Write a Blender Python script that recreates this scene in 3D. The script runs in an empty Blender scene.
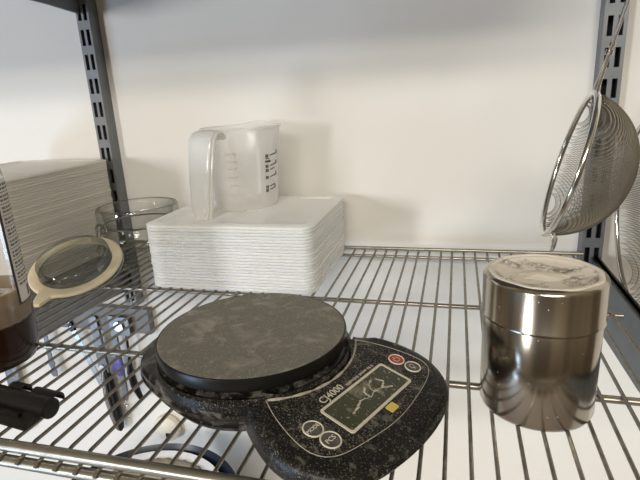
import bpy, bmesh, math, random
from mathutils import Vector, Matrix
random.seed(7)
S = 0.0152                      # one shelf-wire pitch in metres
PI = math.pi
sc = bpy.context.scene
COL = sc.collection

# ------------------------------------------------------------------ materials
def new_mat(name):
    m = bpy.data.materials.new(name); m.use_nodes = True
    nt = m.node_tree; b = nt.nodes['Principled BSDF']
    return m, nt, b
def plain(name, col, rough=.5, metal=0., spec=.5, var=.06, scale=40, bump=0., **kw):
    """principled with a faint procedural variation of tone"""
    m, nt, b = new_mat(name)
    tc = nt.nodes.new('ShaderNodeTexCoord'); n = nt.nodes.new('ShaderNodeTexNoise')
    n.inputs['Scale'].default_value = scale; n.inputs['Detail'].default_value = 4
    nt.links.new(tc.outputs['Object'], n.inputs['Vector'])
    r = nt.nodes.new('ShaderNodeValToRGB')
    r.color_ramp.elements[0].position = .3; r.color_ramp.elements[1].position = .7
    r.color_ramp.elements[0].color = [c*(1-var) for c in col]+[1]
    r.color_ramp.elements[1].color = [min(1, c*(1+var)) for c in col]+[1]
    nt.links.new(n.outputs['Fac'], r.inputs['Fac']); nt.links.new(r.outputs['Color'], b.inputs['Base Color'])
    b.inputs['Roughness'].default_value = rough; b.inputs['Metallic'].default_value = metal
    b.inputs['Specular IOR Level'].default_value = spec
    for k, v in kw.items(): b.inputs[k.replace('_', ' ')].default_value = v
    if bump:
        bp = nt.nodes.new('ShaderNodeBump'); bp.inputs['Strength'].default_value = bump; bp.inputs['Distance'].default_value = .002
        nt.links.new(n.outputs['Fac'], bp.inputs['Height']); nt.links.new(bp.outputs['Normal'], b.inputs['Normal'])
    return m
def floury(name, base, flour, lo, hi, scale, rough=.4, metal=0., fine=400, fine_lo=.62, fine_hi=.75, amt=.8, spec=.5, bump=.1):
    """a base material with flour dust: broad smears plus fine specks"""
    m, nt, b = new_mat(name)
    tc = nt.nodes.new('ShaderNodeTexCoord')
    def noise(s, lo_, hi_, detail, dist=0.):
        n = nt.nodes.new('ShaderNodeTexNoise'); n.inputs['Scale'].default_value = s; n.inputs['Detail'].default_value = detail
        n.inputs['Roughness'].default_value = .65; n.inputs['Distortion'].default_value = dist
        nt.links.new(tc.outputs['Object'], n.inputs['Vector'])
        r = nt.nodes.new('ShaderNodeMapRange'); r.inputs['From Min'].default_value = lo_; r.inputs['From Max'].default_value = hi_
        nt.links.new(n.outputs['Fac'], r.inputs['Value']); return r.outputs['Result']
    a = noise(scale, lo, hi, 6, .6); f = noise(fine, fine_lo, fine_hi, 2)
    mx = nt.nodes.new('ShaderNodeMath'); mx.operation = 'MAXIMUM'
    nt.links.new(a, mx.inputs[0]); nt.links.new(f, mx.inputs[1])
    ml = nt.nodes.new('ShaderNodeMath'); ml.operation = 'MULTIPLY'; ml.inputs[1].default_value = amt
    nt.links.new(mx.outputs[0], ml.inputs[0])
    mix = nt.nodes.new('ShaderNodeMix'); mix.data_type = 'RGBA'
    mix.inputs[6].default_value = (*base, 1); mix.inputs[7].default_value = (*flour, 1)
    nt.links.new(ml.outputs[0], mix.inputs[0]); nt.links.new(mix.outputs[2], b.inputs['Base Color'])
    rr = nt.nodes.new('ShaderNodeMapRange'); rr.inputs['To Min'].default_value = rough; rr.inputs['To Max'].default_value = .95
    nt.links.new(ml.outputs[0], rr.inputs['Value']); nt.links.new(rr.outputs['Result'], b.inputs['Roughness'])
    if metal:
        mm = nt.nodes.new('ShaderNodeMapRange'); mm.inputs['To Min'].default_value = metal; mm.inputs['To Max'].default_value = 0
        nt.links.new(ml.outputs[0], mm.inputs['Value']); nt.links.new(mm.outputs['Result'], b.inputs['Metallic'])
    b.inputs['Specular IOR Level'].default_value = spec
    return m
def sheer(name, col, transp, transl, rough=.3, gloss=.08):
    """thin translucent plastic: transparent + translucent + diffuse under a weak gloss"""
    m, nt, b = new_mat(name); nt.nodes.remove(b); out = nt.nodes['Material Output']
    d = nt.nodes.new('ShaderNodeBsdfDiffuse'); d.inputs[0].default_value = (*col, 1)
    t = nt.nodes.new('ShaderNodeBsdfTranslucent'); t.inputs[0].default_value = (*col, 1)
    x = nt.nodes.new('ShaderNodeBsdfTransparent'); x.inputs[0].default_value = (.97, .97, .96, 1)
    g = nt.nodes.new('ShaderNodeBsdfGlossy'); g.inputs['Roughness'].default_value = rough
    a = nt.nodes.new('ShaderNodeMixShader'); a.inputs[0].default_value = transl
    nt.links.new(d.outputs[0], a.inputs[1]); nt.links.new(t.outputs[0], a.inputs[2])
    c = nt.nodes.new('ShaderNodeMixShader'); nt.links.new(a.outputs[0], c.inputs[1]); nt.links.new(x.outputs[0], c.inputs[2])
    lw = nt.nodes.new('ShaderNodeLayerWeight'); lw.inputs['Blend'].default_value = .35
    mr = nt.nodes.new('ShaderNodeMapRange'); mr.inputs['To Min'].default_value = transp; mr.inputs['To Max'].default_value = transp*.25
    nt.links.new(lw.outputs['Facing'], mr.inputs['Value']); nt.links.new(mr.outputs['Result'], c.inputs[0])
    e = nt.nodes.new('ShaderNodeMixShader'); e.inputs[0].default_value = gloss
    nt.links.new(c.outputs[0], e.inputs[1]); nt.links.new(g.outputs[0], e.inputs[2])
    nt.links.new(e.outputs[0], out.inputs['Surface'])
    return m
def thin_glass(name, tint=(.985, .99, .985), edge=.68, base=.045):
    m, nt, b = new_mat(name); nt.nodes.remove(b); out = nt.nodes['Material Output']
    x = nt.nodes.new('ShaderNodeBsdfTransparent')
    lw = nt.nodes.new('ShaderNodeLayerWeight'); lw.inputs['Blend'].default_value = .4
    mix = nt.nodes.new('ShaderNodeMix'); mix.data_type = 'RGBA'
    mix.inputs[6].default_value = (*tint, 1); mix.inputs[7].default_value = (tint[0]*edge, tint[1]*edge, tint[2]*edge, 1)
    nt.links.new(lw.outputs['Facing'], mix.inputs[0]); nt.links.new(mix.outputs[2], x.inputs[0])
    g = nt.nodes.new('ShaderNodeBsdfGlossy'); g.inputs['Roughness'].default_value = .04
    pw = nt.nodes.new('ShaderNodeMath'); pw.operation = 'POWER'; pw.inputs[1].default_value = 4; nt.links.new(lw.outputs['Facing'], pw.inputs[0])
    fr = nt.nodes.new('ShaderNodeMapRange'); fr.inputs['To Min'].default_value = base; fr.inputs['To Max'].default_value = .75
    nt.links.new(pw.outputs[0], fr.inputs['Value'])
    e = nt.nodes.new('ShaderNodeMixShader'); nt.links.new(fr.outputs[0], e.inputs[0])
    nt.links.new(x.outputs[0], e.inputs[1]); nt.links.new(g.outputs[0], e.inputs[2])
    nt.links.new(e.outputs[0], out.inputs['Surface'])
    return m

M = {}
M['wall'] = plain('wall_paint', (.80, .775, .72), .7, var=.02, scale=6, bump=.05)
M['floor'] = plain('floor_tile', (.35, .30, .26), .6)
M['worktop'] = plain('worktop_laminate', (.78, .78, .78), .5, var=.03)
M['blade'] = plain('tool_steel', (.40, .38, .35), .25, 1., var=.2)
M['wire'] = plain('shelf_wire_metal', (.27, .245, .205), .42, .75, var=.25, scale=120)
M['rod'] = plain('shelf_rod_metal', (.38, .35, .29), .33, .85, var=.15, scale=90)
M['upright'] = plain('upright_grey_metal', (.20, .21, .22), .42, .6, var=.08)
M['upright_edge'] = plain('upright_light_metal', (.20, .205, .215), .55, .3, var=.08)
M['slot'] = plain('slot_shadow_metal', (.015, .015, .016), .8)
M['chrome'] = plain('chrome', (.72, .70, .66), .16, 1., var=.08)
M['dark_steel'] = plain('dark_steel', (.16, .15, .14), .35, .7, var=.2)
M['black'] = plain('black_plastic', (.009, .008, .007), .33, var=.2, spec=.3)
M['black_floury'] = floury('dusty_black_plastic', (.010, .009, .008), (.50, .45, .37), .55, .90, 110, .36, amt=.6, fine=1000, fine_lo=.58, fine_hi=.76, spec=.25)
M['panel_floury'] = floury('dusty_black_panel', (.011, .010, .009), (.60, .54, .44), .54, .88, 130, .45, amt=.75, fine=1000, fine_lo=.56, fine_hi=.72, spec=.25)
M['black_smear'] = floury('smeared_black_plastic', (.010, .009, .008), (.50, .46, .39), .50, .78, 60, .30, amt=.62, fine=700, fine_lo=.62, fine_hi=.8, spec=.3)
M['platter'] = floury('dusty_grey_platter', (.20, .186, .152), (.62, .57, .47), .50, .76, 50, .50, amt=.72, fine=700, fine_lo=.56, fine_hi=.78, spec=.2)
M['lcd'] = floury('display_grey_green', (.070, .070, .038), (.62, .56, .42), .58, .80, 48, .22, amt=.75, fine=420, fine_lo=.62, fine_hi=.75)
M['print'] = plain('cream_print', (.72, .66, .53), .8)
M['flour_line'] = plain('flour_line', (.60, .54, .43), .95, var=.35, scale=300)
M['print_dim'] = plain('worn_print', (.42, .38, .31), .8, var=.3, scale=300)
M['red'] = plain('red_button', (.50, .045, .04), .5)
M['button'] = plain('grey_button', (.11, .105, .095), .55, var=.3, scale=300)
M['yellow'] = plain('yellow_sticker', (.80, .58, .12), .6)
def milky(name, col, rad):
    m = plain(name, col, .38, var=.01, scale=8, spec=.35)
    b = m.node_tree.nodes['Principled BSDF']; b.inputs['Subsurface Weight'].default_value = .85
    b.inputs['Subsurface Radius'].default_value = (1, .92, .8); b.inputs['Subsurface Scale'].default_value = rad
    return m
M['pp'] = milky('milky_polypropylene', (.93, .91, .865), .006)
M['pp_shaded'] = milky('shaded_polypropylene', (.78, .72, .63), .006)  # same lid plastic, darkened to paint in shade on the tall stack
M['jug'] = sheer('frosted_jug_plastic', (.95, .94, .91), .60, .15, .25, .07)
M['jug_handle'] = sheer('frosted_jug_handle', (.97, .96, .93), .36, .2, .2, .10)
M['mark_faint'] = plain('faint_jug_print', (.60, .57, .51), .7)
M['mark'] = plain('jug_print', (.09, .085, .08), .7)
M['glass'] = thin_glass('clear_glass')
M['thick_glass'] = thin_glass('thick_glass', (.95, .965, .95), .5, .11)
M['gasket'] = plain('cream_rubber', (.90, .77, .53), .55, var=.06, scale=60)
M['steel_wire'] = plain('bright_steel_wire', (.42, .40, .37), .25, 1., var=.1)
M['syrup'] = plain('dark_syrup', (.020, .006, .003), .18, var=0, spec=.3)
M['syrup_thin'] = sheer('amber_residue', (.42, .30, .17), .45, .5, .15, .08)
M['label'] = plain('white_label', (.80, .75, .70), .55, var=.04)
M['label_black'] = plain('label_black', (.02, .02, .02), .6)
M['label_grey'] = plain('label_grey_print', (.20, .19, .18), .7)
M['mesh'] = plain('sieve_mesh_steel', (.31, .275, .215), .38, .85, var=.15)
M['navy'] = plain('navy_enamel', (.012, .02, .04), .35)
M['white_enamel'] = plain('white_enamel', (.78, .80, .84), .3)
M['tan'] = plain('tan_ribbed', (.36, .31, .23), .5, var=.2)
M['cream'] = plain('cream_plastic', (.80, .73, .58), .45)
M['purple'] = plain('purple_badge', (.10, .07, .32), .35, var=.5, scale=150)
M['bar'] = plain('grey_tool_bar', (.20, .20, .20), .6, .15, var=.1)
M['ring'] = plain('dust_line', (.45, .40, .32), .95, var=.3, scale=260)

def can_material():
    m = floury('brushed_stainless', (.46, .415, .345), (.70, .62, .50), .66, .95, 35, .17, 1., amt=.5, fine=260, fine_lo=.70, fine_hi=.80)
    return m
M['can'] = can_material()
M['can_top'] = floury('flour_dusted_steel', (.26, .23, .18), (.95, .87, .75), .36, .52, 48, .35, .6, fine=260, fine_lo=.46, fine_hi=.58, amt=.92)
M['flour'] = plain('flour', (.86, .78, .66), .95, var=.08, scale=200, bump=.4)

# ------------------------------------------------------------------ mesh builder (coordinates in wire pitches)
class MB:
    def __init__(s): s.v = []; s.f = []
    def add(s, vs, fs):
        o = len(s.v); s.v += [tuple(x) for x in vs]; s.f += [tuple(i+o for i in f) for f in fs]; return o
    def box(s, x0, x1, y0, y1, z0, z1):
        s.add([(x0,y0,z0),(x1,y0,z0),(x1,y1,z0),(x0,y1,z0),(x0,y0,z1),(x1,y0,z1),(x1,y1,z1),(x0,y1,z1)],
              [(3,2,1,0),(4,5,6,7),(0,1,5,4),(1,2,6,5),(2,3,7,6),(3,0,4,7)]); return s
    def tube(s, path, r, n=8, closed=False, caps=True):
        P = [Vector(p) for p in path]; N = len(P)
        R = r if isinstance(r, (list, tuple)) else [r]*N
        T = []
        for i in range(N):
            a = P[(i-1) % N] if (closed or i > 0) else P[i]; b = P[(i+1) % N] if (closed or i < N-1) else P[i]
            T.append((b-a).normalized())
        ref = Vector((0,0,1)) if abs(T[0].z) < .9 else Vector((1,0,0))
        nrm = (ref - T[0]*ref.dot(T[0])).normalized(); rings = []
        for i in range(N):
            nrm = (nrm - T[i]*nrm.dot(T[i])).normalized(); bi = T[i].cross(nrm)
            rings.append([P[i] + (nrm*math.cos(2*PI*k/n) + bi*math.sin(2*PI*k/n))*R[i] for k in range(n)])
        return s.loft(rings, closed_u=closed, caps=caps and not closed)
    def loft(s, rings, closed_u=False, caps=True, closed_v=True, cap0=True, cap1=True):
        n = len(rings[0]); N = len(rings); vs = [p for r in rings for p in r]; fs = []
        for i in range(N if closed_u else N-1):
            for k in range(n if closed_v else n-1):
                a = i*n+k; b = i*n+(k+1) % n; c = ((i+1) % N)*n+(k+1) % n; d = ((i+1) % N)*n+k
                fs.append((a, b, c, d))
        if caps and not closed_u:
            if cap0: fs.append(tuple(range(n))[::-1])
            if cap1: fs.append(tuple((N-1)*n+k for k in range(n)))
        s.add(vs, fs); return s
    def lathe(s, prof, n=48, c=(0,0,0), close0=True, close1=True, fn=None):
        rings = []
        for (r, z) in prof:
            ring = []
            for k in range(n):
                t = 2*PI*k/n; x, y, zz = r*math.cos(t), r*math.sin(t), z
                if fn: x, y, zz = fn(x, y, zz, t)
                ring.append((c[0]+x, c[1]+y, c[2]+zz))
            rings.append(ring)
        return s.loft(rings, cap0=close0 and prof[0][0] > 1e-6, cap1=close1 and prof[-1][0] > 1e-6)
    def build(s, name, mat, parent=None, smooth=True, at=None, angle=40, xf=None, merge=True):
        me = bpy.data.meshes.new(name)
        vs = [Vector(v) for v in s.v]
        if xf: vs = [xf @ v for v in vs]
        if at is not None: vs = [v - Vector(at) for v in vs]
        me.from_pydata([tuple(v*S) for v in vs], [], s.f)
        bm = bmesh.new(); bm.from_mesh(me)
        if merge: bmesh.ops.remove_doubles(bm, verts=bm.verts, dist=1e-6)
        bmesh.ops.recalc_face_normals(bm, faces=bm.faces); bm.to_mesh(me); bm.free()
        me.materials.append(mat)
        if smooth:
            for p in me.polygons: p.use_smooth = True
            me.set_sharp_from_angle(angle=math.radians(angle))
        o = bpy.data.objects.new(name, me); COL.objects.link(o)
        if parent: o.parent = parent
        if at is not None: o.location = Vector(at)*S
        return o
def _jar(s):
    s.v = [(x*1.07, y*1.07, z*1.24) for x, y, z in s.v]; return s
MB.jar = _jar
def tag(o, label=None, cat=None, group=None, kind=None):
    if label: o['label'] = label
    if cat: o['category'] = cat
    if group: o['group'] = group
    if kind: o['kind'] = kind
    return o
def thing(name, loc, label, cat, group=None):
    o = bpy.data.objects.new(name, None); COL.objects.link(o); o.location = Vector(loc)*S
    o.empty_display_size = .02
    return tag(o, label, cat, group)
def rrect(x0, x1, y0, y1, r, n=6):
    pts = []
    for cx, cy, a0 in ((x1-r, y1-r, 0), (x0+r, y1-r, PI/2), (x0+r, y0+r, PI), (x1-r, y0+r, 1.5*PI)):
        for k in range(n+1):
            a = a0 + PI/2*k/n; pts.append((cx+r*math.cos(a), cy+r*math.sin(a)))
    return pts
def text_part(body, size, xf, mat, parent, name, thick=.03, align='CENTER'):
    cu = bpy.data.curves.new(name, 'FONT'); cu.body = body; cu.size = size; cu.extrude = thick; cu.align_x = align; cu.align_y = 'CENTER'
    cu.resolution_u = 3
    tmp = bpy.data.objects.new(name+'_t', cu); COL.objects.link(tmp)
    bpy.context.view_layer.update()
    me = bpy.data.meshes.new_from_object(tmp.evaluated_get(bpy.context.evaluated_depsgraph_get()))
    bpy.data.objects.remove(tmp); bpy.data.curves.remove(cu)
    for v in me.vertices: v.co = (xf @ v.co)*S
    me.materials.clear(); me.materials.append(mat); me.name = name
    o = bpy.data.objects.new(name, me); COL.objects.link(o); o.parent = parent
    return o

# ------------------------------------------------------------------ setting
WY = 1.5                                                        # wall plane
def struct(name, mb, mat):
    return tag(mb.build(name, mat, smooth=False), kind='structure')
struct('wall_back', MB().box(-150, 130, WY, WY+6, -92, 88), M['wall'])
struct('floor', MB().box(-150, 130, -170, WY+6, -94, -92), M['floor'])

wt = thing('worktop', (-10, -19, -92), 'white worktop against the wall below the wire shelf', 'worktop')
MB().box(-18, 100, -10, 18.9, 58.5, 61).build('slab', M['worktop'], wt, smooth=False)
for sx in (-15, 95):
    for sy in (-7, 16): MB().box(sx-1.5, sx+1.5, sy-1.5, sy+1.5, 0, 58.5).build('leg', M['upright'], wt, smooth=False)

# uprights (slotted channels)
def upright(x0, x1, z0, z1, zs, cols, label):
    t = thing('slotted_upright', ((x0+x1)/2, WY, z0), label, 'shelf upright', 'slotted uprights screwed to the wall')
    at = ((x0+x1)/2, WY, z0)
    def L(mb): mb.v = [(x-at[0], y-at[1], z-at[2]) for x, y, z in mb.v]; return mb
    # face plate with real slot holes: grid of strips between slots
    ys = .1; p = 2.27; hh = .72; hw = .19
    fz = [z0]
    z = zs
    rows = []
    while z - p > z0: z -= p
    while z < z1-hh:
        if z-hh > z0: rows.append(z)
        z += p
    mb = MB(); cs = [x0 + (x1-x0)*c for c in cols]
    xe = [x0, cs[0]-hw, cs[0]+hw, cs[1]-hw, cs[1]+hw, x1]
    prev = z0
    for r in rows:
        mb.box(x0, x1, ys, ys+.12, prev, r-hh)
        for a, b in ((0,1),(2,3),(4,5)): mb.box(xe[a], xe[b], ys, ys+.12, r-hh, r+hh)
        prev = r+hh
    mb.box(x0, x1, ys, ys+.12, prev, z1)
    L(mb).build('slotted_face', M['upright_edge'] if x0 < 0 else M['upright'], t, smooth=False, merge=False)
    L(MB().box(x0, x0+.12, ys+.12, WY, z0, z1)).build('side_flange', M['upright_edge'], t, smooth=False)
    L(MB().box(x1-.12, x1, ys+.12, WY, z0, z1)).build('side_flange', M['upright'], t, smooth=False)
    L(MB().box(x0+.12, x1-.12, WY-.1, WY-.02, z0, z1)).build('channel_back', M['slot'], t, smooth=False)
    return t
upright(-25.75, -24.3, -7.4, 40, 20.95, (.28, .72), 'grey slotted metal upright on the wall behind the glass jar')
upright(20.62, 22.25, -7.4, 40, 18.25, (.28, .72), 'grey slotted metal upright on the wall behind the hanging strainers')

def bracket(x, ztop, label, mat):
    t = thing('shelf_bracket', (x, .1, ztop), label, 'shelf bracket', 'grey arm brackets hooked into the uprights')
    prof = [(0, 0), (-29, 0), (-29, -1.8), (-26, -2.6), (-13, -4.65), (-4, -5.0), (0, -5.3)]
    mb = MB(); w = .14
    mb.loft([[(-w, y, z) for y, z in prof], [(w, y, z) for y, z in prof]])
    mb.build('arm_plate', mat, t, smooth=False)
    mb = MB().box(-.3, .3, -29, 0, -.16, .0); mb.build('top_flange', M['black'], t, smooth=False)
    for z in (-.9, -3.9): MB().box(-.1, .1, -.05, .45, z-.3, z+.3).build('hook', mat, t, smooth=False)
    return t
bracket(-25.35, -.28, 'grey bracket arm under the left part of the wire shelf, below the glass jar', M['upright'])
bracket(21.75, -.02, 'grey bracket arm with dark top edge beside the steel can, under the strainers', M['bar'])
bracket(-25.35, 28.42, 'grey bracket arm of the upper shelf at the top left corner', M['upright'])

# ------------------------------------------------------------------ wire shelf
def wire_shelf(x0, x1, z, label):
    t = thing('wire_shelf', (0, 0, z), label, 'wire shelf')
    mb = MB(); mb.tube([(0, .0, .0), (0, -10, 0), (0, -20, 0), (0, -29.55, 0), (0, -29.85, -.06), (0, -29.95, -.14), (0, -30.3, -.2), (0, -30.55, -.23), (0, -30.74, -.34)], .092, 7)
    w0 = mb.build('shelf_wire', M['wire'], t)
    for i in range(x0, x1+1):
        w = w0 if i == x0 else w0.copy()
        if w is not w0: COL.objects.link(w); w.parent = t
        w.location = ((i+random.uniform(-.03, .03))*S, 0, 0)
    X0, X1 = x0-.5, x1+.75
    def rod(y, zz, r, nm='support_rod', a=X0, b=X1):
        MB().tube([(a, y, zz), (b, y, zz)], r, 12).build(nm, M['rod'], t)
    rod(.02, .26, .17, 'back_rod'); rod(-.75, -.27, .15, 'back_rod')
    rod(-11.38, -.25, .17); rod(-21.24, -.27, .19)
    rod(-30.24, .14, .27, 'front_rod'); rod(-30.42, -.52, .27, 'front_rod')
    return t
wire_shelf(-44, 20, 0, 'chrome wire shelf carrying the scale, steel can and plastic lids')
us = thing('unseen_upper_shelf', (0, 0, 28.45), 'grey upper shelf out of view, made solid to shade the wall, resting on the upper bracket', 'shelf')
MB().box(-44, 22, -28.5, .05, 0, .35).build('shade_board', M['upright'], us, smooth=False)  # unseen shelf shaped as a solid board to shade the upper wall
MB().box(-44, 22, -28.7, -28.5, -.9, .35).build('front_lip', M['upright'], us, smooth=False)
sc_objs = None

# ------------------------------------------------------------------ kitchen scale
ZS = .11
Uv = Vector((.909, -.417, 0)).normalized(); Vv = Vector((-Uv.y, Uv.x, 0))
scale = thing('kitchen_scale', (.45, -23.5, ZS), 'black floury digital kitchen scale with round grey platform on the wire shelf', 'kitchen scale')
scale.rotation_euler = (0, 0, math.atan2(Uv.y, Uv.x))           # local x = towards the control panel
def sq(a, b, n, k=96):
    out = []
    for i in range(k):
        t = 2*PI*i/k; c, s_ = math.cos(t), math.sin(t)
        m_ = n if c < 0 else 2.0; aa = a if c < 0 else 4.9
        r = (abs(c/aa)**m_ + abs(s_/b)**m_)**(-1/m_); out.append((r*c, r*s_))
    return out
mb = MB(); rings = []
for (z, k) in ((.24, .84), (.30, .87), (.62, .915), (.68, .90), (1.08, .945), (1.14, .975), (1.40, 1.0), (1.48, .985), (1.80, .99), (2.0, .97), (2.12, .93), (2.2, .88), (2.2, .80)):
    rings.append([(x*k-.05, y*k, z-.0) for x, y in sq(5.75, 4.95, 2.7)])
mb.loft(rings); mb.build('base', M['black_smear'], scale, angle=28)
# pedestal neck under the platform
MB().lathe([(3.9, 2.1), (3.9, 2.38), (4.3, 2.44)], 64).build('platform_neck', M['black'], scale)
ring = MB(); ring.lathe([(4.60, 1.9), (4.66, 2.18), (4.80, 2.22), (4.93, 2.12), (4.95, 1.7)], 80, close0=False, close1=False)
ring.build('collar', M['black_floury'], scale)
plat = MB().lathe([(4.2, 2.40), (4.55, 2.40), (4.72, 2.46), (4.76, 2.6), (4.76, 2.98), (4.74, 3.06), (4.69, 3.08), (4.66, 3.0)], 96, close1=False, c=(-.12, .06, 0)).build('platform', M['black'], scale)
MB().lathe([(4.67, 2.95), (4.67, 3.07), (4.60, 3.085), (4.50, 3.075), (0, 3.075)], 96, close0=False, c=(-.12, .06, 0)).build('platter_face', M['platter'], plat)
# housing of the controls
def ztop(u): return 2.2 - .2*(u-4.5)
def ss(t): t = max(0, min(1, t)); return t*t*(3-2*t)
def zt(u, v): return ztop(u) - .36*ss((abs(v)-3.0)/1.0)*ss((4.6-u)/1.2)
NP = 41
arc = [(5.12*math.cos(a), 5.12*math.sin(a)) for a in [math.radians(-47 + 94*i/(NP-1)) for i in range(NP)]]
half = [(9.72, 0), (9.66, 1.2), (9.48, 2.4), (9.15, 3.4), (8.6, 4.2), (7.8, 4.75), (6.9, 5.0), (5.9, 4.92), (4.9, 4.62), (4.1, 4.25), (3.52, 3.92)]
raw = [(x, -y) for x, y in half[::-1]] + half[1:]
# resample evenly
def resample(pts, n):
    d = [0]
    for a, b in zip(pts, pts[1:]): d.append(d[-1]+math.hypot(b[0]-a[0], b[1]-a[1]))
    out = []
    for i in range(n):
        t = d[-1]*i/(n-1); k = max(j for j in range(len(d)) if d[j] <= t+1e-9); k = min(k, len(pts)-2)
        f = (t-d[k])/(d[k+1]-d[k]); out.append((pts[k][0]+(pts[k+1][0]-pts[k][0])*f, pts[k][1]+(pts[k+1][1]-pts[k][1])*f))
    return out
def smooth_pts(p, it=6):
    for _ in range(it):
        p = [p[0]] + [((a[0]+2*b[0]+c[0])/4, (a[1]+2*b[1]+c[1])/4) for a, b, c in zip(p, p[1:], p[2:])] + [p[-1]]
    return p
outer = smooth_pts(resample(raw, NP))
def toward(p, k):                                               # inset towards the housing's middle
    m = (6.6, 0); d = math.hypot(p[0]-m[0], p[1]-m[1]); f = (d-k)/d
    return (m[0]+(p[0]-m[0])*f, m[1]+(p[1]-m[1])*f)
mb = MB()
lv = [(.34, lambda z: .26), (.12, lambda z: .45), (0, lambda z: .8)]
strips = []
strips.append([(*toward(p, .75), .25) for p in outer])
strips.append([(*toward(p, .42), .42) for p in outer])
strips.append([(*toward(p, .10), .75) for p in outer])
strips.append([(*toward(p, 0), min(1.0, zt(*p)-.3)) for p in outer])
strips.append([(*toward(p, .04), zt(*p)-.22) for p in outer])
strips.append([(*toward(p, .16), zt(*p)-.07) for p in outer])
strips.append([(*toward(p, .36), zt(*p)) for p in outer])
for j in range(1, 9):
    f = j/8; strips.append([((1-f)*toward(o, .36)[0]+f*a[0], (1-f)*toward(o, .36)[1]+f*a[1], 0) for o, a in zip(outer, arc)])
    strips[-1] = [(x, y, zt(x, y)) for x, y, _ in strips[-1]]
strips.append([(a[0]*.985, a[1]*.985, zt(*a)-.15) for a in arc])
strips.append([(a[0]*.985, a[1]*.985, .4) for a in arc])
mb.loft(strips, closed_v=False, caps=False)
n = NP
mb.add([s[0] for s in strips], [tuple(range(len(strips)))]); mb.add([s[-1] for s in strips], [tuple(range(len(strips)))])
hs = mb.build('control_housing', M['black_floury'], scale, angle=50)
# decal area with a fine outline of flour
dec = [(4.02,-3.16),(4.8,-3.55),(5.63,-3.80),(6.5,-3.98),(7.1,-3.98),(7.6,-3.75),(7.95,-3.2),(8.2,-2.0),(8.42,-.6),(8.45,.4),(8.3,1.8),(8.1,3.0),(7.85,3.8),(7.55,4.2),(6.8,4.25),(5.6,3.95),(4.6,3.55),(3.95,3.12)]
dec = smooth_pts(resample(dec, 60), 3)
MB().tube([(x, y, ztop(x)+.005) for x, y in dec], .018, 6).build('dusty_seam', M['ring'], hs)
MB().tube([(a[0]*1.003, a[1]*1.003, ztop(a[0])+.01) for a in arc[4:-4]], [.03+.05*abs(math.sin(i*.6+.4))*(1 if i < 22 else .6) for i in range(NP-8)], 6).build('flour_edge', M['ring'], hs)
face = MB()
fa = [(x*1.0, y*1.0) for x, y in [(a[0]*1.03, a[1]*.80) for a in arc]]
fd = resample(dec, NP)
rows = []
for j in range(7):
    f = j/6; rows.append([((1-f)*(a[0])+f*toward(d, .05)[0], (1-f)*a[1]+f*toward(d, .05)[1]) for a, d in zip(fa, fd)])
face.loft([[(x, y, ztop(x)+.012) for x, y in r] for r in rows], closed_v=False, caps=False)
face.build('control_face', M['panel_floury'], hs)
# display
def slab(u0, u1, v0, v1, h0, h1, r=.12):
    p = rrect(u0, u1, v0, v1, r, 4); m_ = MB()
    m_.loft([[(x, y, ztop(x)+h0) for x, y in p], [(x, y, ztop(x)+h1) for x, y in p]]); return m_
disp = MB()
po, pi_ = rrect(5.95, 7.65, -2.08, 2.5, .14, 4), rrect(6.06, 7.54, -1.97, 2.39, .1, 4)
disp.loft([[(x, y, ztop(x)-.02) for x, y in po], [(x, y, ztop(x)+.05) for x, y in po], [(x, y, ztop(x)+.05) for x, y in pi_], [(x, y, ztop(x)-.02) for x, y in pi_]], caps=False)
dp = disp.build('display_frame', M['print'], hs, angle=30)
slab(6.04, 7.56, -1.99, 2.41, -.01, .028, .1).build('display', M['lcd'], hs, smooth=False)
g = MB()
for pts in ([(7.0, -1.2), (6.9, -.7), (6.75, -.2), (6.95, .2), (6.85, .6), (6.5, .7), (6.3, 1.1)], [(6.85, .6), (6.95, 1.1), (6.75, 1.5), (6.4, 1.35)], [(6.95, .2), (6.6, .2), (6.4, .5)], [(6.95, 1.1), (7.2, 1.5)]):
    pts = smooth_pts(resample(pts, 24), 2)
    g.tube([(x+random.uniform(-.03, .03), y+random.uniform(-.03, .03), ztop(x)+.03) for x, y in pts], [random.uniform(.02, .065) for _ in pts], 6)
g.v = [(x, y, ztop(x)+.03+(z-ztop(x)-.03)*.25) for x, y, z in g.v]
g.build('flour_streak', M['flour_line'], dp)['label'] = 'pale flour streak across the display'
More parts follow.
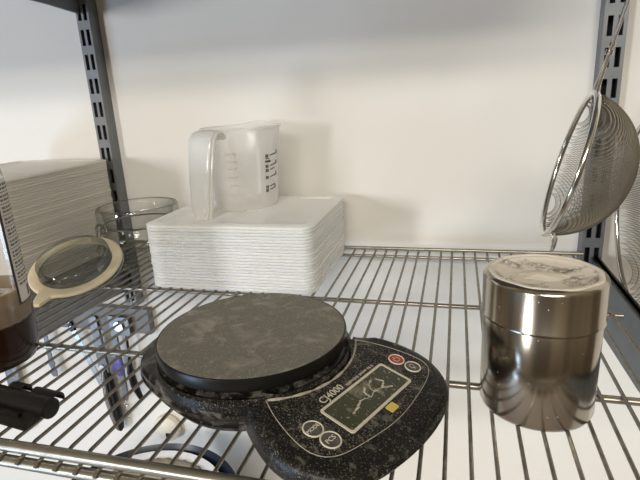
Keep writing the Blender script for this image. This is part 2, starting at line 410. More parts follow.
# buttons
def disc(u, v, r, h0, h1, n=28):
    m_ = MB(); m_.loft([[(u+r*math.cos(2*PI*k/n), v+r*math.sin(2*PI*k/n), ztop(u+r*math.cos(2*PI*k/n))+h) for k in range(n)] for h in (h0, h1)]); return m_
def circle(u, v, r, h, w, n=32):
    m_ = MB(); m_.tube([(u+r*math.cos(2*PI*k/n), v+r*math.sin(2*PI*k/n), ztop(u+r*math.cos(2*PI*k/n))+h) for k in range(n)], w, 6, closed=True); return m_
def on_face(u, v, h=.045):                                      # text frame lying on the sloped face: right = +v, up = -u
    ex = Vector((0, 1, 0)); ez = Vector((.2, 0, 1)).normalized(); ey = ez.cross(ex)
    m_ = Matrix((ex, ey, ez)).transposed().to_4x4(); m_.translation = Vector((u, v, ztop(u)+h)); return m_
for (u, v, r, nm, mt, lb) in ((6.32, 3.32, .36, 'power_button', 'red', 'round red power button'), (7.15, 3.42, .36, 'light_button', 'button', 'round grey button with a small lamp symbol'),
                          (6.39, -2.98, .40, 'mode_button', 'button', 'round button reading MODE'), (7.21, -2.92, .40, 'count_button', 'button', 'round button reading PCS')):
    b = disc(u, v, r, 0, .035).build(nm, M[mt], hs, smooth=False); b['label'] = lb
    circle(u, v, r, .03, .035).build('button_ring', M['print'], b)
    if nm == 'mode_button': text_part('MODE', .25, on_face(u, v), M['print'], b, 'lettering', .008)
    elif nm == 'count_button': text_part('PCS', .30, on_face(u, v), M['print'], b, 'lettering', .008)
    elif nm == 'power_button':
        g = MB(); g.tube([(u+.16*math.cos(a), v+.16*math.sin(a), ztop(u+.16*math.cos(a))+.04) for a in [math.radians(215+290*i/14) for i in range(15)]], .025, 5)
        g.tube([(u-.22, v, ztop(u-.22)+.04), (u-.04, v, ztop(u-.04)+.04)], .025, 5)
        g.build('power_symbol', M['print_dim'], b)
    else:
        g = circle(u-.05, v, .12, .04, .022, 14); g.tube([(u+.09, v-.06, ztop(u+.09)+.04), (u+.09, v+.06, ztop(u+.09)+.04)], .025, 5)
        g.tube([(u+.16, v-.05, ztop(u+.16)+.04), (u+.16, v+.05, ztop(u+.16)+.04)], .022, 5)
        g.build('lamp_symbol', M['print_dim'], b)
text_part('CJ4000', .50, on_face(5.66, -1.62, .02), M['print'], hs, 'model_lettering', .008, 'LEFT')
g = MB(); v = .05                                               # worn small print, not readable
while v < 2.0:
    w = random.choice((.05, .08, .1)); g.box(5.70, 5.70+random.choice((.1, .14)), v, v+w, ztop(5.75)+.0, ztop(5.75)+.045); v += w+random.choice((.04, .04, .12))
g.build('small_print', M['print_dim'], hs, smooth=False)
st = slab(7.72, 8.1, .08, .62, .01, .03, .06).build('sticker', M['yellow'], hs, smooth=False); st['label'] = 'small yellow sticker'
for a in (40, 140, 220, 320):
    MB().lathe([(.55, 0), (.55, .3)], 16, c=(3.6*math.cos(math.radians(a)), 3.7*math.sin(math.radians(a)), 0)).build('foot', M['black'], scale)
for sy in (-3, 3): MB().lathe([(.45, 0), (.45, .5)], 16, c=(7.6, sy, 0)).build('foot', M['black'], scale)

# ------------------------------------------------------------------ steel can
CX, CY = 13.95, -22.5
can = thing('steel_canister', (CX, CY, .11), 'shiny stainless steel canister with flour dusted lid at the right of the shelf', 'canister')
MB().lathe([(2.28, 0), (2.42, .06), (2.47, .2), (2.47, 4.45), (2.44, 4.5), (2.40, 4.5)], 96, close1=False).build('body', M['can'], can, angle=50)
lid = MB().lathe([(2.50, 4.44), (2.56, 4.48), (2.56, 4.58), (2.52, 4.64), (2.53, 6.22), (2.47, 6.38), (2.36, 6.44), (2.30, 6.45)], 96, close0=False, close1=False).build('lid', M['can'], can, angle=50)
MB().lathe([(2.36, 6.44), (2.22, 6.46), (2.10, 6.42), (2.02, 6.44), (1.92, 6.38), (1.55, 6.30), (0, 6.28)], 96, close0=False).build('lid_top', M['can_top'], lid, angle=60)
def heap(x, y, t): return 0
MB().lathe([(2.34, 6.44), (2.26, 6.485), (2.16, 6.475), (2.10, 6.43)], 90, close0=False, close1=False, fn=lambda x, y, z, t: (x*(1+.008*math.sin(9*t)), y*(1+.008*math.sin(9*t)), z)).build('flour_ring', M['flour'], lid)
fl = MB(); rg = []
for i in range(7):
    f = 1-i/6; rg.append([(-.1+f*(1.25+.16*math.sin(3*a+1)+.08*math.sin(7*a))*math.cos(a), -.25+f*(.75+.1*math.sin(4*a))*math.sin(a), 6.25+.17*(1-f**1.5)) for a in [2*PI*k/40 for k in range(40)]])
fl.loft(rg[:-1] + [rg[-1]], cap1=False); fo = fl.build('flour_heap', M['flour'], lid); fo['label'] = 'small heap of pale flour'

# ------------------------------------------------------------------ plastic lids
LX, LY = 14.0, 11.5
def lid_mesh():
    mb = MB()
    def R(i, z, r): return [(x, y, z) for x, y in rrect(-LX/2+i, LX/2-i, -LY/2+i, LY/2-i, max(.15, r-i*.5), 5)]
    rings = [R(.05, .0, 1.0), R(.045, .10, 1.0), R(.01, .125, 1.0), R(0, .16, 1.0), R(.01, .20, 1.0), R(.045, .222, 1.0), R(.12, .243, 1.0), R(.28, .30, .9), R(.40, .33, .9), R(.85, .33, .8), R(1.0, .20, .8)]
    mb.loft(rings, caps=False)
    # recessed panel with raised ribs running front to back
    xs = [-LX/2+1, -5.0, -4.7, -2.3, -2.0, -.3, 0, 2.6, 2.9, 4.6, 4.9, LX/2-1]
    hs_ = [.20, .20, .33, .33, .20, .20, .33, .33, .20, .20, .20, .20]
    y0, y1 = -LY/2+1, LY/2-1
    mb.loft([[(x, y0, h) for x, h in zip(xs, [.2]*12)], [(x, y0+.45, h) for x, h in zip(xs, hs_)], [(x, y1, h) for x, h in zip(xs, hs_)]], closed_v=False, caps=False)
    return mb
ords = ['topmost', 'second', 'third', 'fourth', 'fifth', 'sixth', 'seventh', 'eighth', 'ninth', 'tenth', 'eleventh', 'twelfth', 'thirteenth', 'fourteenth', 'fifteenth', 'sixteenth', 'seventeenth', 'eighteenth', 'nineteenth', 'twentieth', 'twenty-first', 'twenty-second', 'twenty-third', 'twenty-fourth', 'twenty-fifth', 'twenty-sixth', 'twenty-seventh', 'twenty-eighth', 'twenty-ninth', 'thirtieth', 'thirty-first', 'thirty-second', 'thirty-third', 'thirty-fourth', 'thirty-fifth', 'thirty-sixth', 'thirty-seventh', 'thirty-eighth', 'thirty-ninth', 'fortieth']
lid0 = lid_mesh().build('plastic_lid', M['pp'], smooth=True, angle=35)
lid2 = lid_mesh().build('plastic_lid', M['pp_shaded'], smooth=True, angle=35)
def stack(cx, cy, n, rot, where, group, proto, taper=0., pitch=.247, top_label=None):
    for k in range(n):
        o = proto if k == 0 else proto.copy()
        if k: COL.objects.link(o)
        o.location = Vector((cx+random.uniform(-.03, .03)+taper*k, cy+random.uniform(-.03, .03), .11+pitch*k))*S
        o.rotation_euler = (0, 0, rot+random.uniform(-.004, .004))
        i = n-1-k
        if i == 0: tag(o, top_label, 'plastic lid', group)
        elif k == 0: tag(o, 'milky white plastic lid at the very bottom of the '+where, 'plastic lid', group)
        else: tag(o, 'milky white plastic lid, '+ords[i]+' from the top of the '+where, 'plastic lid', group)
stack(-6.75, -5.85, 21, 0, 'stack under the measuring jug', 'plastic lids stacked under the jug', lid0, top_label='milky white plastic lid with raised ribs directly under the measuring jug')
stack(-29.75, -7.7, 37, PI/2, 'tall stack beside the glass jar', 'plastic lids in the tall left stack', lid2, top_label='milky white plastic lid on top of the tall stack behind the syrup bottle')

# ------------------------------------------------------------------ measuring jug
JX, JY, JZ = -7.75, -4.2, 5.22
jug = thing('measuring_jug', (JX, JY, JZ), 'frosted clear plastic measuring jug with strap handle standing on the stacked lids', 'measuring jug')
HD = math.atan2(-.95, -.31)                                     # handle direction
def spout(x, y, z, t):
    d = (t-math.radians(86)+PI) % (2*PI)-PI
    k = max(0, (z-5.0)/2.0)*math.exp(-(d/.32)**2)
    r = math.hypot(x, y); f = 1+.20*k
    return x*f, y*f, z+.28*k
prof = [(0, .12), (2.2, .12), (2.42, .02), (2.6, .10), (2.72, .35), (2.80, .8), (3.12, 4.4), (3.24, 5.8), (3.30, 6.6), (3.36, 6.78), (3.46, 6.84), (3.50, 6.92), (3.44, 6.98), (3.36, 6.94)]
jb = MB().lathe(prof, 72, close0=False, close1=False, fn=spout).build('jug_body', M['jug'], jug, angle=60)
# strap handle: U-shaped strap hanging free from the rim
def strap(path, w, th):
    rings = []; side = Vector((-math.sin(HD), math.cos(HD), 0)); P = [Vector((r*math.cos(HD), r*math.sin(HD), z)) for r, z in path]
    for i, p in enumerate(P):
        a = P[max(0, i-1)]; b = P[min(len(P)-1, i+1)]; t = (b-a).normalized(); nn = t.cross(side).normalized()
        ww = w[i] if isinstance(w, list) else w
        ring = []
        for k in range(20):
            an = 2*PI*k/20; c, s_ = math.cos(an), math.sin(an)
            ring.append(p + side*ww*math.copysign(abs(c)**.55, c) + nn*th*math.copysign(abs(s_)**.7, s_))
        rings.append(ring)
    return MB().loft(rings)
hp = [(3.1, 6.3), (3.5, 6.62), (3.9, 6.75), (4.4, 6.66), (4.75, 6.3), (4.95, 5.6), (5.16, 4.4), (5.34, 3.2), (5.48, 2.0), (5.55, 1.0), (5.56, .42), (5.5, .18), (5.38, .12)]
strap(hp, [1.2, 1.25, 1.28, 1.28, 1.26, 1.24, 1.18, 1.12, 1.04, .95, .84, .68, .44], .22).build('handle', M['jug_handle'], jug, angle=60)
for sd in (-1, 1):
    rim = []
    side = Vector((-math.sin(HD), math.cos(HD), 0))
    for (r, z), w in zip(hp[2:-1], [1.28, 1.28, 1.26, 1.24, 1.18, 1.12, 1.04, .95, .84, .68]):
        p = Vector((r*math.cos(HD), r*math.sin(HD), z)) + side*w*sd - Vector((math.cos(HD), math.sin(HD), 0))*.22; rim.append(p)
    MB().tube(rim, .14, 8).build('handle_flange', M['jug_handle'], jug)
# printed graduations on the right of the body and fainter on the left
def on_jug(t, z, lift=.03):
    r = 2.80 + (z-.8)*(3.12-2.80)/3.6 + lift
    return Vector((r*math.cos(t), r*math.sin(t), z))
def patch(mb, t0, t1, z0, z1, n=5, tilt=0.):
    pts = []
    for h in (.02, .04):
        for zz in (z0, z1): pts += [on_jug(t0+(t1-t0)*k/n, zz+tilt*k/n, h) for k in range(n+1)]
    m = n+1; fs = []
    for k in range(n):
        fs += [(2*m+k, 2*m+k+1, 3*m+k+1, 3*m+k), (k, k+1, m+k+1, m+k), (k, k+1, 2*m+k+1, 2*m+k), (m+k, m+k+1, 3*m+k+1, 3*m+k)]
    mb.add(pts, fs)
TA = math.radians(-22)
g = MB()
for z, ln, w in ((4.55, .30, 1), (3.70, .30, 1), (3.35, .2, 0), (2.75, .30, 1), (1.95, .22, 0), (1.65, .24, 1)):
    patch(g, TA, TA+ln, z, z+.08, tilt=.12)
    if w: patch(g, TA+ln-.03, TA+ln+.01, z+.1, z+.42)
    for d in (0, 1): patch(g, TA-.16+d*.055, TA-.12+d*.055, z-.12, z+.14)
patch(g, TA-.17, TA+.02, 4.02, 4.2); patch(g, TA-.15, TA-.03, 4.3, 4.38)
g.build('graduations', M['mark'], jug, smooth=False)
g = MB()
for z in (4.9, 4.3, 3.7, 3.0, 2.3): patch(g, math.radians(-92), math.radians(-82), z, z+.07); patch(g, math.radians(-80), math.radians(-77), z-.06, z+.14)
g.build('graduations', M['mark_faint'], jug, smooth=False)

# ------------------------------------------------------------------ glass clip-top jar with its open lid
GX, GY = -18.55, -5.0
jar = thing('glass_jar', (GX, GY, .11), 'low clear glass clip-top jar with its lid hanging open, beside the stacked lids', 'jar')
body = MB().lathe([(0, .18), (2.5, .12), (2.95, .0), (3.18, .18), (3.26, .6), (3.28, 1.8), (3.22, 2.3), (3.02, 2.75), (2.93, 2.95), (2.98, 3.12), (3.36, 3.2), (3.44, 3.35), (3.44, 4.15), (3.36, 4.32), (3.2, 4.36), (3.06, 4.28), (3.02, 4.0), (2.80, 3.0), (2.92, 2.6), (3.08, 2.1), (3.12, .7), (2.95, .42), (0, .36)], 72, close0=False, close1=False).jar().build('jar_body', M['glass'], jar, angle=50)
MB().lathe([(3.40, 4.2), (3.30, 4.33), (3.16, 4.35), (3.07, 4.26)], 72, close0=False, close1=False).jar().build('jar_rim', M['thick_glass'], jar)
MB().tube([(3.06*math.cos(2*PI*k/48), 3.06*math.sin(2*PI*k/48), 2.98) for k in range(48)], .07, 6, closed=True).jar().build('bail_ring', M['steel_wire'], jar)
def bail(a, name):
    d = Vector((math.cos(a), math.sin(a), 0)); s_ = Vector((-math.sin(a), math.cos(a), 0)); mb = MB()
    for k in (-1, 1):
        c0 = d*3.25 + s_*.62*k + Vector((0, 0, 2.95))
        coil = [c0 + d*(.24*math.cos(t)) + Vector((0, 0, .24*math.sin(t))) + s_*(.04*k*t/2) for t in [i*.6 for i in range(22)]]
        mb.tube(coil, .10, 6)
        mb.tube([c0 + d*.22, c0 + d*.3 + Vector((0,0,-.5)), c0 + d*.25 + Vector((0,0,-1.3)), c0 + d*.55 - s_*k*.1 + Vector((0,0,-1.75))], .085, 6)
    mb.tube([d*3.8 + s_*.55 + Vector((0,0,1.2)), d*3.8 - s_*.55 + Vector((0,0,1.2))], .06, 6)
    mb.jar().build(name, M['steel_wire'], jar)
bail(math.radians(232), 'hinge_wire'); bail(math.radians(32), 'latch_wire')
# open lid
A = Vector((-21.2, -15.3, 1.12)); B = Vector((-18.0, -10.0, 2.9))
LC = (A+B)/2; ea = (B-A).normalized(); eb = Vector((0,0,1)).cross(ea).normalized(); LR = (B-A).length/2
TILT = math.radians(16)
ec = ea.cross(eb); eb2 = eb*math.cos(TILT) + ec*math.sin(TILT); ec2 = ea.cross(eb2)
LM = Matrix((ea, eb2, ec2)).transposed().to_4x4(); LM.translation = LC - Vector((GX, GY, .11))
lidg = MB().lathe([(0, -.32), (1.8, -.38), (2.9, -.44), (3.45, -.40), (3.62, -.22), (3.60, -.06), (3.42, .0), (2.85, .02), (2.80, 1.0), (2.68, 1.12), (2.54, 1.04), (2.45, .1), (2.1, .0), (0, .02)], 72, close0=False, close1=False).build('jar_lid', M['thick_glass'], jar, xf=LM, angle=50)
gp = MB(); n = 72
def gfn(x, y, z, t):
    d = (t-math.radians(206)+PI) % (2*PI)-PI
    r = math.hypot(x, y)
    k = math.exp(-(d/.13)**4)*(1.15 if r > 3.3 else 0)
    f = (r+k)/r; return x*f, y*f, z
gp.lathe([(2.86, .02), (2.86, .20), (2.92, .24), (3.55, .24), (3.64, .16), (3.64, .02)], n, close0=False, close1=False, fn=gfn)
gp.build('gasket', M['gasket'], lidg, xf=LM, angle=40)['label'] = 'cream rubber sealing ring with a pull tab'
mb = MB(); loop = [Vector((-3.2+.9*math.cos(t)*.6-.4, -1.7+.8*math.sin(t), -.15)) for t in [PI*.6+i*.25 for i in range(16)]]
mb.tube(loop, .06, 6)
mb.tube([(3.64*math.cos(t), 3.64*math.sin(t), -.22) for t in [2*PI*k/40 for k in range(40)]], .06, 6, closed=True)
mb.build('lid_wire', M['steel_wire'], lidg, xf=LM)

# ------------------------------------------------------------------ syrup bottle
BX, BY = -16.15, -24.1
bot = thing('syrup_bottle', (BX, BY, .11), 'clear bottle of dark syrup with white printed label at the left edge', 'bottle')
prof = [(2.52, 2.7), (2.52, 11.0), (2.4, 11.8), (1.9, 13.0), (1.2, 14.2), (.85, 15.2), (.8, 17)]
MB().lathe(prof, 64, close0=False, close1=False).build('bottle_glass', M['glass'], bot)
MB().lathe([(0, .15), (1.3, .1), (1.9, .02), (2.25, .22), (2.45, .7), (2.52, 1.3), (2.52, 2.68), (2.46, 2.72), (0, 2.72)], 64, close0=False, close1=False).build('syrup_base', M['syrup'], bot)
MB().lathe([(2.42, 2.75), (2.42, 4.6)], 64, close0=False, close1=False).build('syrup_film', M['syrup_thin'], bot)
MB().lathe([(.95, 15.6), (.95, 17.2), (.85, 17.3)], 24).build('cap', M['black'], bot)
def bpatch(mb, t0, t1, z0, z1, r, n=None):
    n = n or max(1, int(abs(t1-t0)/.08))
    mb.loft([[(r*math.cos(t0+(t1-t0)*k/n), r*math.sin(t0+(t1-t0)*k/n), z) for k in range(n+1)] for z in (z0, z1)], closed_v=False, caps=False)
LT0, LT1 = math.radians(6), math.radians(130)
lb = MB(); bpatch(lb, LT0, LT1, 3.75, 10.8, 2.545); lab = lb.build('label_sheet', M['label'], bot)
k = MB(); bpatch(k, LT0, LT0+.07, 3.75, 10.8, 2.56); bpatch(k, LT0, LT1, 3.70, 3.78, 2.56); k.build('label_border', M['label_black'], lab)
k = MB(); z = 10.5; row = 0
while z > 4.75:
    t = LT0+.14
    if row % 3 == 2: bpatch(k, LT0+.10, LT0+1.15, z-.02, z+.02, 2.56)
    else:
        while t < LT0+1.1:
            w = random.uniform(.05, .16); bpatch(k, t, t+w, z-.07, z+.05, 2.56, 2); t += w+.03
    z -= .21; row += 1
k.build('label_print', M['label_grey'], lab)
k = MB(); t = LT0+.42
while t < LT0+.8:
    w = random.choice((.015, .03)); bpatch(k, t, t+w, 3.95, 4.55, 2.56, 1); t += w+random.choice((.015, .03))
k.build('barcode', M['label_black'], lab)

# ------------------------------------------------------------------ black clip tube at the shelf front
e0, e1 = Vector((-14.6, -27.35, .72)), Vector((-8.2, -28.2, .72))
bt = thing('tube_clip', (e0.x, e0.y, .11), 'black plastic tube with two clip tabs lying at the front left of the shelf', 'clip')
d = (e1-e0).normalized(); sN = Vector((-d.y, d.x, 0)); O = Vector((e0.x, e0.y, .11))
ln = (e1-e0).length
def lc(a, b, c): return Vector((0,0,0)) + d*a + sN*b + Vector((0,0,c-.0))
MB().tube([lc(0, 0, .6), lc(ln-.05, 0, .6), lc(ln, 0, .6)], [.5, .5, .44], 24).build('tube', M['black'], bt)
mb = MB(); pr = [(-.2, .14), (-1.15, .02), (-1.15, .14), (-.35, .5)]
mb.loft([[lc(0, b, c) for b, c in pr], [lc(ln-.55, b, c) for b, c in pr]]); mb.build('flange', M['black'], bt, smooth=False)
mb = MB(); pr = [(-.62, .52), (-.8, .52), (-.8, .3), (-.62, .3)]
mb.loft([[lc(2.2, b, c) for b, c in pr], [lc(ln-1.3, b, c) for b, c in pr]]); mb.build('rib', M['black'], bt, smooth=False)
for a0, a1 in ((ln-3.3, ln-2.4), (ln-1.7, ln-.15)):
    arcp = [(.30*math.cos(t)*1.0+.25, .62+.52*math.sin(t)) for t in [math.radians(20+10*i) for i in range(14)]]
    arcp = [(.55+.36*math.cos(t), .72+.36*math.sin(t)) for t in [math.radians(-30+17*i) for i in range(13)]]
    inn = [(.55+.29*math.cos(t), .72+.29*math.sin(t)) for t in [math.radians(-30+17*i) for i in range(13)]]
    pr = arcp + inn[::-1]
    MB().loft([[lc(a0, b, c) for b, c in pr], [lc(a1, b, c) for b, c in pr]]).build('clip_tab', M['black'], bt, angle=50)

# ------------------------------------------------------------------ strainers
def strainer(name, c, up, nrm, r, depth, top, label, cell, rimr, grip):
    """rim circle at c in the plane spanned by up and t; the bowl bulges along -nrm"""
    t = thing(name, c, label, 'strainer', 'strainers hanging from the upper shelf')
    up = Vector(up).normalized(); n_ = Vector(nrm).normalized(); up = (up-n_*up.dot(n_)).normalized(); sd = up.cross(n_)
    def P(a, b, h): return up*a + sd*b - n_*h
    MB().tube([P(r*math.cos(2*PI*k/64), r*math.sin(2*PI*k/64), 0) for k in range(64)], rimr, 10, closed=True).build('rim', M['chrome'], t)
    N = cell; idx = {}; vs = []; fs = []; r2 = math.sqrt(.5)
    def node(i, j):                                             # woven net: a square grid draped over the bowl
        if (i, j) not in idx:
            x, y = (i-j)/N*r2, (i+j)/N*r2; q_ = math.hypot(x, y)
            if q_ > 1.0: return None
            idx[i, j] = len(vs); vs.append(P(x*r, y*r, depth*(1-q_**2.3)**.62))
        return idx[i, j]
    for i in range(-N, N):
        for j in range(-N, N):
            f_ = [node(i, j), node(i+1, j), node(i+1, j+1), node(i, j+1)]
            if None not in f_: fs.append(tuple(f_))
    # each strand of the net is a real wire
    net = MB(); w = MB_W
    net.add(vs, fs); o = net.build('mesh_bowl', M['mesh'], t)
    md = o.modifiers.new('weave', 'WIREFRAME'); md.thickness = w*S; md.use_even_offset = False; md.use_replace = True
    # handle: two wires rising from the rim, joining in a loop
    T = Vector(top) - Vector(c); h = MB()
    b0 = P(r, 0, 0)
    for k in (-1, 1):
        s0 = P(r*math.cos(.16*k), r*math.sin(.16*k), 0); m1 = b0.lerp(T, .12) + sd*.10*k; m2 = b0.lerp(T, .22) + sd*.16*k; m3 = b0.lerp(T, .9) + sd*.2*k; m4 = T + sd*.12*k
        h.tube([s0, m1, m2, m3, m4], .085, 8)
    h.tube([T + sd*.12*math.cos(a) + (T-b0).normalized()*.12*math.sin(a) for a in [PI*i/8 for i in range(9)]], .085, 8)
    h.build('handle', M['chrome'], t)
    cl = MB(); dd = (T-b0).normalized(); p1 = b0.lerp(T, .14)
    cl.tube([p1-dd*.12, p1+dd*.12], .2, 10); cl.tube([p1+dd*.3, p1+dd*.5], .17, 10); cl.build('handle_ferrule', M['chrome'], t)
    # hook opposite the handle
    hk = MB(); ca, sa = math.cos(.42), math.sin(.42)
    def H(a, b, h): return P(-(a*ca - b*sa), (a*sa + b*ca)*HS, h)
    for k in (-1, 1): hk.tube([H(r*.93, .30*k, .0), H(r*.99, .32*k, .3), H(r+.30, .30*k, .45), H(r+.70, .22*k, .45), H(r+.84, 0, .45)], .1, 8)
    hk.build('rest_hook', M['chrome'], t)
    # S-hook above
    s_ = MB(); s_.tube([T + Vector((.25*math.cos(a), 0, .25*math.sin(a))) + Vector((0, 0, .2)) for a in [math.radians(-200+20*i) for i in range(16)]], .07, 6)
    s_.build('hanging_hook', M['steel_wire'], t)
    return t
MB_W = .050
HS = 1
strainer('wire_strainer', (16.2, -14, 9.85), (.25, 0, .97), (-.955, .08, .25), 4.02, 3.25, (20.75, -14, 27.9), 'small round wire mesh strainer hanging beside the slotted upright, its rim tilted left', 44, .17, True)
MB_W = .066
strainer('wire_strainer', (22.45, -9.0, 5.2), (-.03, 0, 1), (-1, -.02, -.03), 6.85, 5.2, (20.75, -8, 27.9), 'large wire mesh strainer behind the small one at the right edge', 56, .17, True)

# ------------------------------------------------------------------ tools on the wall bar below the shelf
bar = thing('tool_bar', (-37, WY, -9.6), 'grey metal tool bar on the wall below the left part of the shelf', 'tool bar')
MB().box(-13, 13.4, -.95, 0, -1.5, 1.55).build('bar_body', M['bar'], bar, smooth=False)
MB().box(13.4, 13.55, -1.0, 0, -1.55, 1.6).build('end_cap', M['upright_edge'], bar, smooth=False)
TY = .38
def tool(name, x, z, label, cat): return thing(name, (x, TY, z), label, cat, 'tools hanging on the wall bar')
def plate(pts, th, y=0.):
    mb = MB(); mb.loft([[(x, y-th/2, z) for x, z in pts], [(x, y+th/2, z) for x, z in pts]]); return mb
t = tool('spatula', -45.4, -10, 'flat steel spatula hanging farthest left under the syrup bottle', 'spatula')
plate([(-.9, -7), (.9, -7), (1.0, -16), (.6, -17), (0, -17.2), (-.6, -17), (-1.0, -16)], .12).build('blade', M['blade'], t, smooth=False)
plate([(-.35, -7.2), (.35, -7.2), (.35, 1), (-.35, 1)], .3).build('handle', M['dark_steel'], t, smooth=False)
t = tool('bottle_opener', -38.45, -10, 'narrow steel bottle opener with notched tip hanging left on the bar', 'bottle opener')
plate([(-.3, 1), (.3, 1), (.32, -5.6), (.55, -6.2), (.35, -6.7), (.6, -7.3), (.5, -8), (-.1, -8.1), (-.45, -7.6), (-.15, -7.1), (-.4, -6.4), (-.3, -5.6)], .14).build('blade', M['dark_steel'], t, smooth=False)
t = tool('paring_knife', -34.75, -9.3, 'small knife with black riveted handle hanging aslant on the bar', 'knife')
dv = Vector((3.3, 0, -9.3)).normalized(); nv = Vector((dv.z, 0, -dv.x))
def kp(a, b): p = dv*a + nv*b; return (p.x, p.z)
plate([kp(-.6, -.3), kp(2.2, -.32), kp(2.2, .32), kp(-.6, .3)], .34).build('handle', M['black'], t, smooth=False)
for a in (.1, .9, 1.7): MB().tube([(kp(a, 0)[0], -.2, kp(a, 0)[1]), (kp(a, 0)[0], .2, kp(a, 0)[1])], .17, 10).build('rivet', M['chrome'], t)
plate([kp(2.2, -.36), kp(8.6, -.42), kp(9.6, .1), kp(9.9, .38), kp(2.2, .36)], .09).build('blade', M['blade'], t, smooth=False)
t = tool('can_opener', -30.8, -9.8, 'two-handled can opener with dark handles hanging in the middle of the bar', 'can opener')
plate([(-.55, .6), (.45, .6), (.85, -6.8), (.1, -7.2), (-.45, -6.6)], .4).build('head', M['dark_steel'], t, smooth=False)
for k, mt in ((-1, 'chrome'), (1, 'black')):
    MB().tube([(.25+.18*k, 0, -6.4), (.3+.42*k, 0, -8), (.35+.52*k, 0, -10.5), (.6+.46*k, 0, -13), (.75+.25*k, 0, -14.6), (.78+.05*k, 0, -15)], [.3, .4, .44, .44, .38, .25], 10).build('handle', M['blade' if mt == 'chrome' else mt], t)
MB().tube([(.1, -.35, -6.2), (.1, .1, -6.2)], .45, 16).build('crank_wheel', M['chrome'], t)
t = tool('corkscrew', -28.3, -10, 'corkscrew with oval purple badge hanging right of the can opener', 'corkscrew')
plate([(-.35, 1), (.35, 1), (.42, -9.6), (.15, -10.4), (-.3, -9.6)], .3).build('handle', M['dark_steel'], t, smooth=False)
pb = MB(); pb.loft([[(-.05+.8*math.cos(a)*k, y, -5.5+1.35*math.sin(a)*k) for a in [2*PI*i/28 for i in range(28)]] for y, k in ((-.15, 1), (-.28, 1), (-.34, .85))]); pb.build('badge', M['purple'], t)
MB().tube([(-.1+.22*math.cos(i*.8), .22*math.sin(i*.8), -10-.12*i) for i in range(26)], .07, 6).build('screw', M['steel_wire'], t)
t = tool('magnet_block', -26.7, -10.0, 'dark square magnetic block clipped on the right end of the bar', 'magnet')
MB().box(-1.1, 1.0, -.5, .15, -1.25, 1.1).build('block', M['dark_steel'], t, smooth=False)
MB().tube([(-.3, -.75, 0), (-.3, -.4, 0)], .6, 16).build('knob', M['chrome'], t)
MB().tube([(.2, -.2, -1.2), (.1, -.2, -4), (-.1, -.2, -6.2), (.15, -.2, -8), (.75, -.2, -9.6)], [.14, .16, .42, .46, .3], 10).build('curved_handle', M['black'], t)

kn = thing('wall_knob', (-23.5, WY, -24.0), 'cream round knob on the wall below the scale', 'knob')
MB().lathe([(1.5, 0), (1.75, .3), (1.7, .9), (1.2, 1.25), (0, 1.3)], 32, close0=True).build('knob_body', M['cream'], kn, xf=Matrix.Rotation(PI/2, 4, 'X'))
MB().box(.2, .9, -1.42, -1.0, -.75, -.25).build('slot', M['black'], kn, smooth=False)

# ------------------------------------------------------------------ bowls on the worktop
RX, RY = -16.2, -15.0
ZW = -31.0
bw = thing('mixing_bowl', (RX, RY, ZW), 'large dark navy mixing bowl on the worktop below the scale', 'bowl')
MB().lathe([(0, .3), (3.5, 0), (4.2, .3), (6.3, 2.5), (7.9, 6.0), (8.75, 10.2), (9.05, 11.0), (9.0, 11.1), (8.72, 10.6), (7.7, 6.2), (6.0, 2.9), (3.9, .9), (0, .7)], 80, close0=False, close1=False).build('bowl', M['navy'], bw)
wb = thing('enamel_bowl', (RX-.5, RY+.4, ZW+.8), 'white enamel bowl nested inside the navy bowl', 'bowl', 'bowls nested on the worktop')
MB().lathe([(0, .2), (2.8, .0), (4.4, 1.9), (6.2, 5.0), (7.4, 8.4), (8.0, 9.7), (7.95, 9.85), (7.1, 9.0), (5.8, 5.3), (4.0, 2.4), (0, .5)], 72, close0=False, close1=False).build('bowl', M['white_enamel'], wb)
bw['group'] = 'bowls nested on the worktop'
rb = thing('steamer_basket', (RX-.75, RY+.5, ZW+1.5), 'tan ribbed steamer basket lying inside the white bowl', 'steamer basket')
def fl(x, y, z, t):
    k = 1+.006*math.cos(t*44); return x*k, y*k, z+.04*math.cos(t*44)*(math.hypot(x, y)/6)
MB().lathe([(0, .2), (2.2, .1), (3.8, 2.0), (4.9, 5.0), (6.6, 8.2), (7.0, 8.8), (6.7, 8.85), (5.7, 8.4), (5.2, 7.6), (4.4, 5.0), (0, 2.6)], 220, close0=False, close1=False, fn=fl).build('basket', M['tan'], rb)

# ------------------------------------------------------------------ camera
cam = bpy.data.cameras.new('camera'); co = bpy.data.objects.new('camera', cam); COL.objects.link(co)
R_ = Matrix(((0.9654018998, -0.0230677908, -(-0.2597441988)), (0.2555486564, 0.2819568025, -0.9247676712), (-0.0519042966, 0.9591497477, 0.2780965758))).to_4x4()
# columns are right, up, back
right, up_, fwd = Vector((0.9654018998, 0.2555486564, -0.0519042966)), Vector((-0.0230677908, 0.2819568025, 0.9591497477)), Vector((-0.2597441988, 0.9247676712, -0.2780965758))
mw = Matrix((right, up_, -fwd)).transposed().to_4x4(); mw.translation = Vector((10.12545574, -44.61163492, 14.3464518))*S
co.matrix_world = mw
cam.sensor_width = 36; cam.sensor_fit = 'HORIZONTAL'; cam.lens = 36*498.092/640; cam.clip_start = .01
sc.camera = co

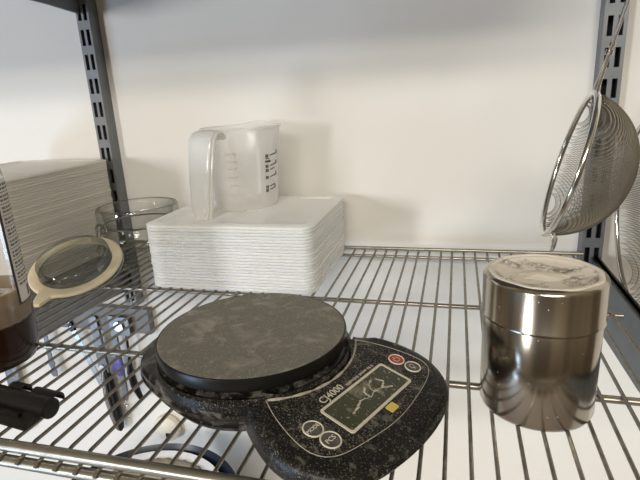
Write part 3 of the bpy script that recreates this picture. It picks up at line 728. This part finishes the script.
# ------------------------------------------------------------------ light
def area(name, loc, target, size, size_y, power, col):
    l = bpy.data.lights.new(name, 'AREA'); l.shape = 'RECTANGLE'; l.size = size*S; l.size_y = size_y*S; l.energy = power; l.color = col
    o = bpy.data.objects.new(name, l); COL.objects.link(o); o.location = Vector(loc)*S
    dirn = (Vector(target)-Vector(loc)).normalized(); o.rotation_euler = dirn.to_track_quat('-Z', 'Y').to_euler(); return o
area('window_light', (-150, -290, 34), (0, 0, 4), 30, 44, 92, (.95, .96, 1.0))
area('ceiling_light', (40, -240, 112), (0, -5, 4), 150, 16, 62, (1.0, .95, .86))
area('ceiling_light', (40, -330, 118), (0, -5, 4), 150, 16, 62, (1.0, .95, .86))
area('low_cool_fill', (-150, -150, -62), (-5, 0, -14), 60, 46, 34, (.48, .70, 1.0))  # added cool fill for the lower wall, no door stands there
w = bpy.data.worlds.new('room_light'); sc.world = w; w.use_nodes = True
nt = w.node_tree; bg = nt.nodes['Background']; bg.inputs['Strength'].default_value = .26
tc = nt.nodes.new('ShaderNodeTexCoord'); sp = nt.nodes.new('ShaderNodeSeparateXYZ'); nt.links.new(tc.outputs['Generated'], sp.inputs[0])
cr = nt.nodes.new('ShaderNodeValToRGB'); mr = nt.nodes.new('ShaderNodeMapRange'); mr.inputs['From Min'].default_value = -1
nt.links.new(sp.outputs['Z'], mr.inputs['Value']); nt.links.new(mr.outputs['Result'], cr.inputs['Fac'])
e = cr.color_ramp.elements; e[0].position = .35; e[0].color = (.46, .34, .21, 1); e[1].position = .8; e[1].color = (1.0, .86, .62, 1)
ns = nt.nodes.new('ShaderNodeTexNoise'); ns.inputs['Scale'].default_value = 2.6; ns.inputs['Detail'].default_value = 1
mp = nt.nodes.new('ShaderNodeMapping'); mp.inputs['Scale'].default_value = (1, 1, .25); nt.links.new(tc.outputs['Generated'], mp.inputs[0]); nt.links.new(mp.outputs[0], ns.inputs['Vector'])
nr = nt.nodes.new('ShaderNodeMapRange'); nr.inputs['From Min'].default_value = .4; nr.inputs['From Max'].default_value = .62; nr.inputs['To Min'].default_value = .7; nr.inputs['To Max'].default_value = 1.7
nt.links.new(ns.outputs['Fac'], nr.inputs['Value'])
mu = nt.nodes.new('ShaderNodeVectorMath'); mu.operation = 'SCALE'; nt.links.new(cr.outputs['Color'], mu.inputs[0]); nt.links.new(nr.outputs['Result'], mu.inputs['Scale'])
nt.links.new(mu.outputs[0], bg.inputs['Color'])

sc.view_settings.view_transform = 'Standard'; sc.view_settings.look = 'None'; sc.view_settings.gamma = 1; sc.view_settings.exposure = -0.22
sc.view_settings.use_curve_mapping = False
sc.cycles.transparent_max_bounces = 24
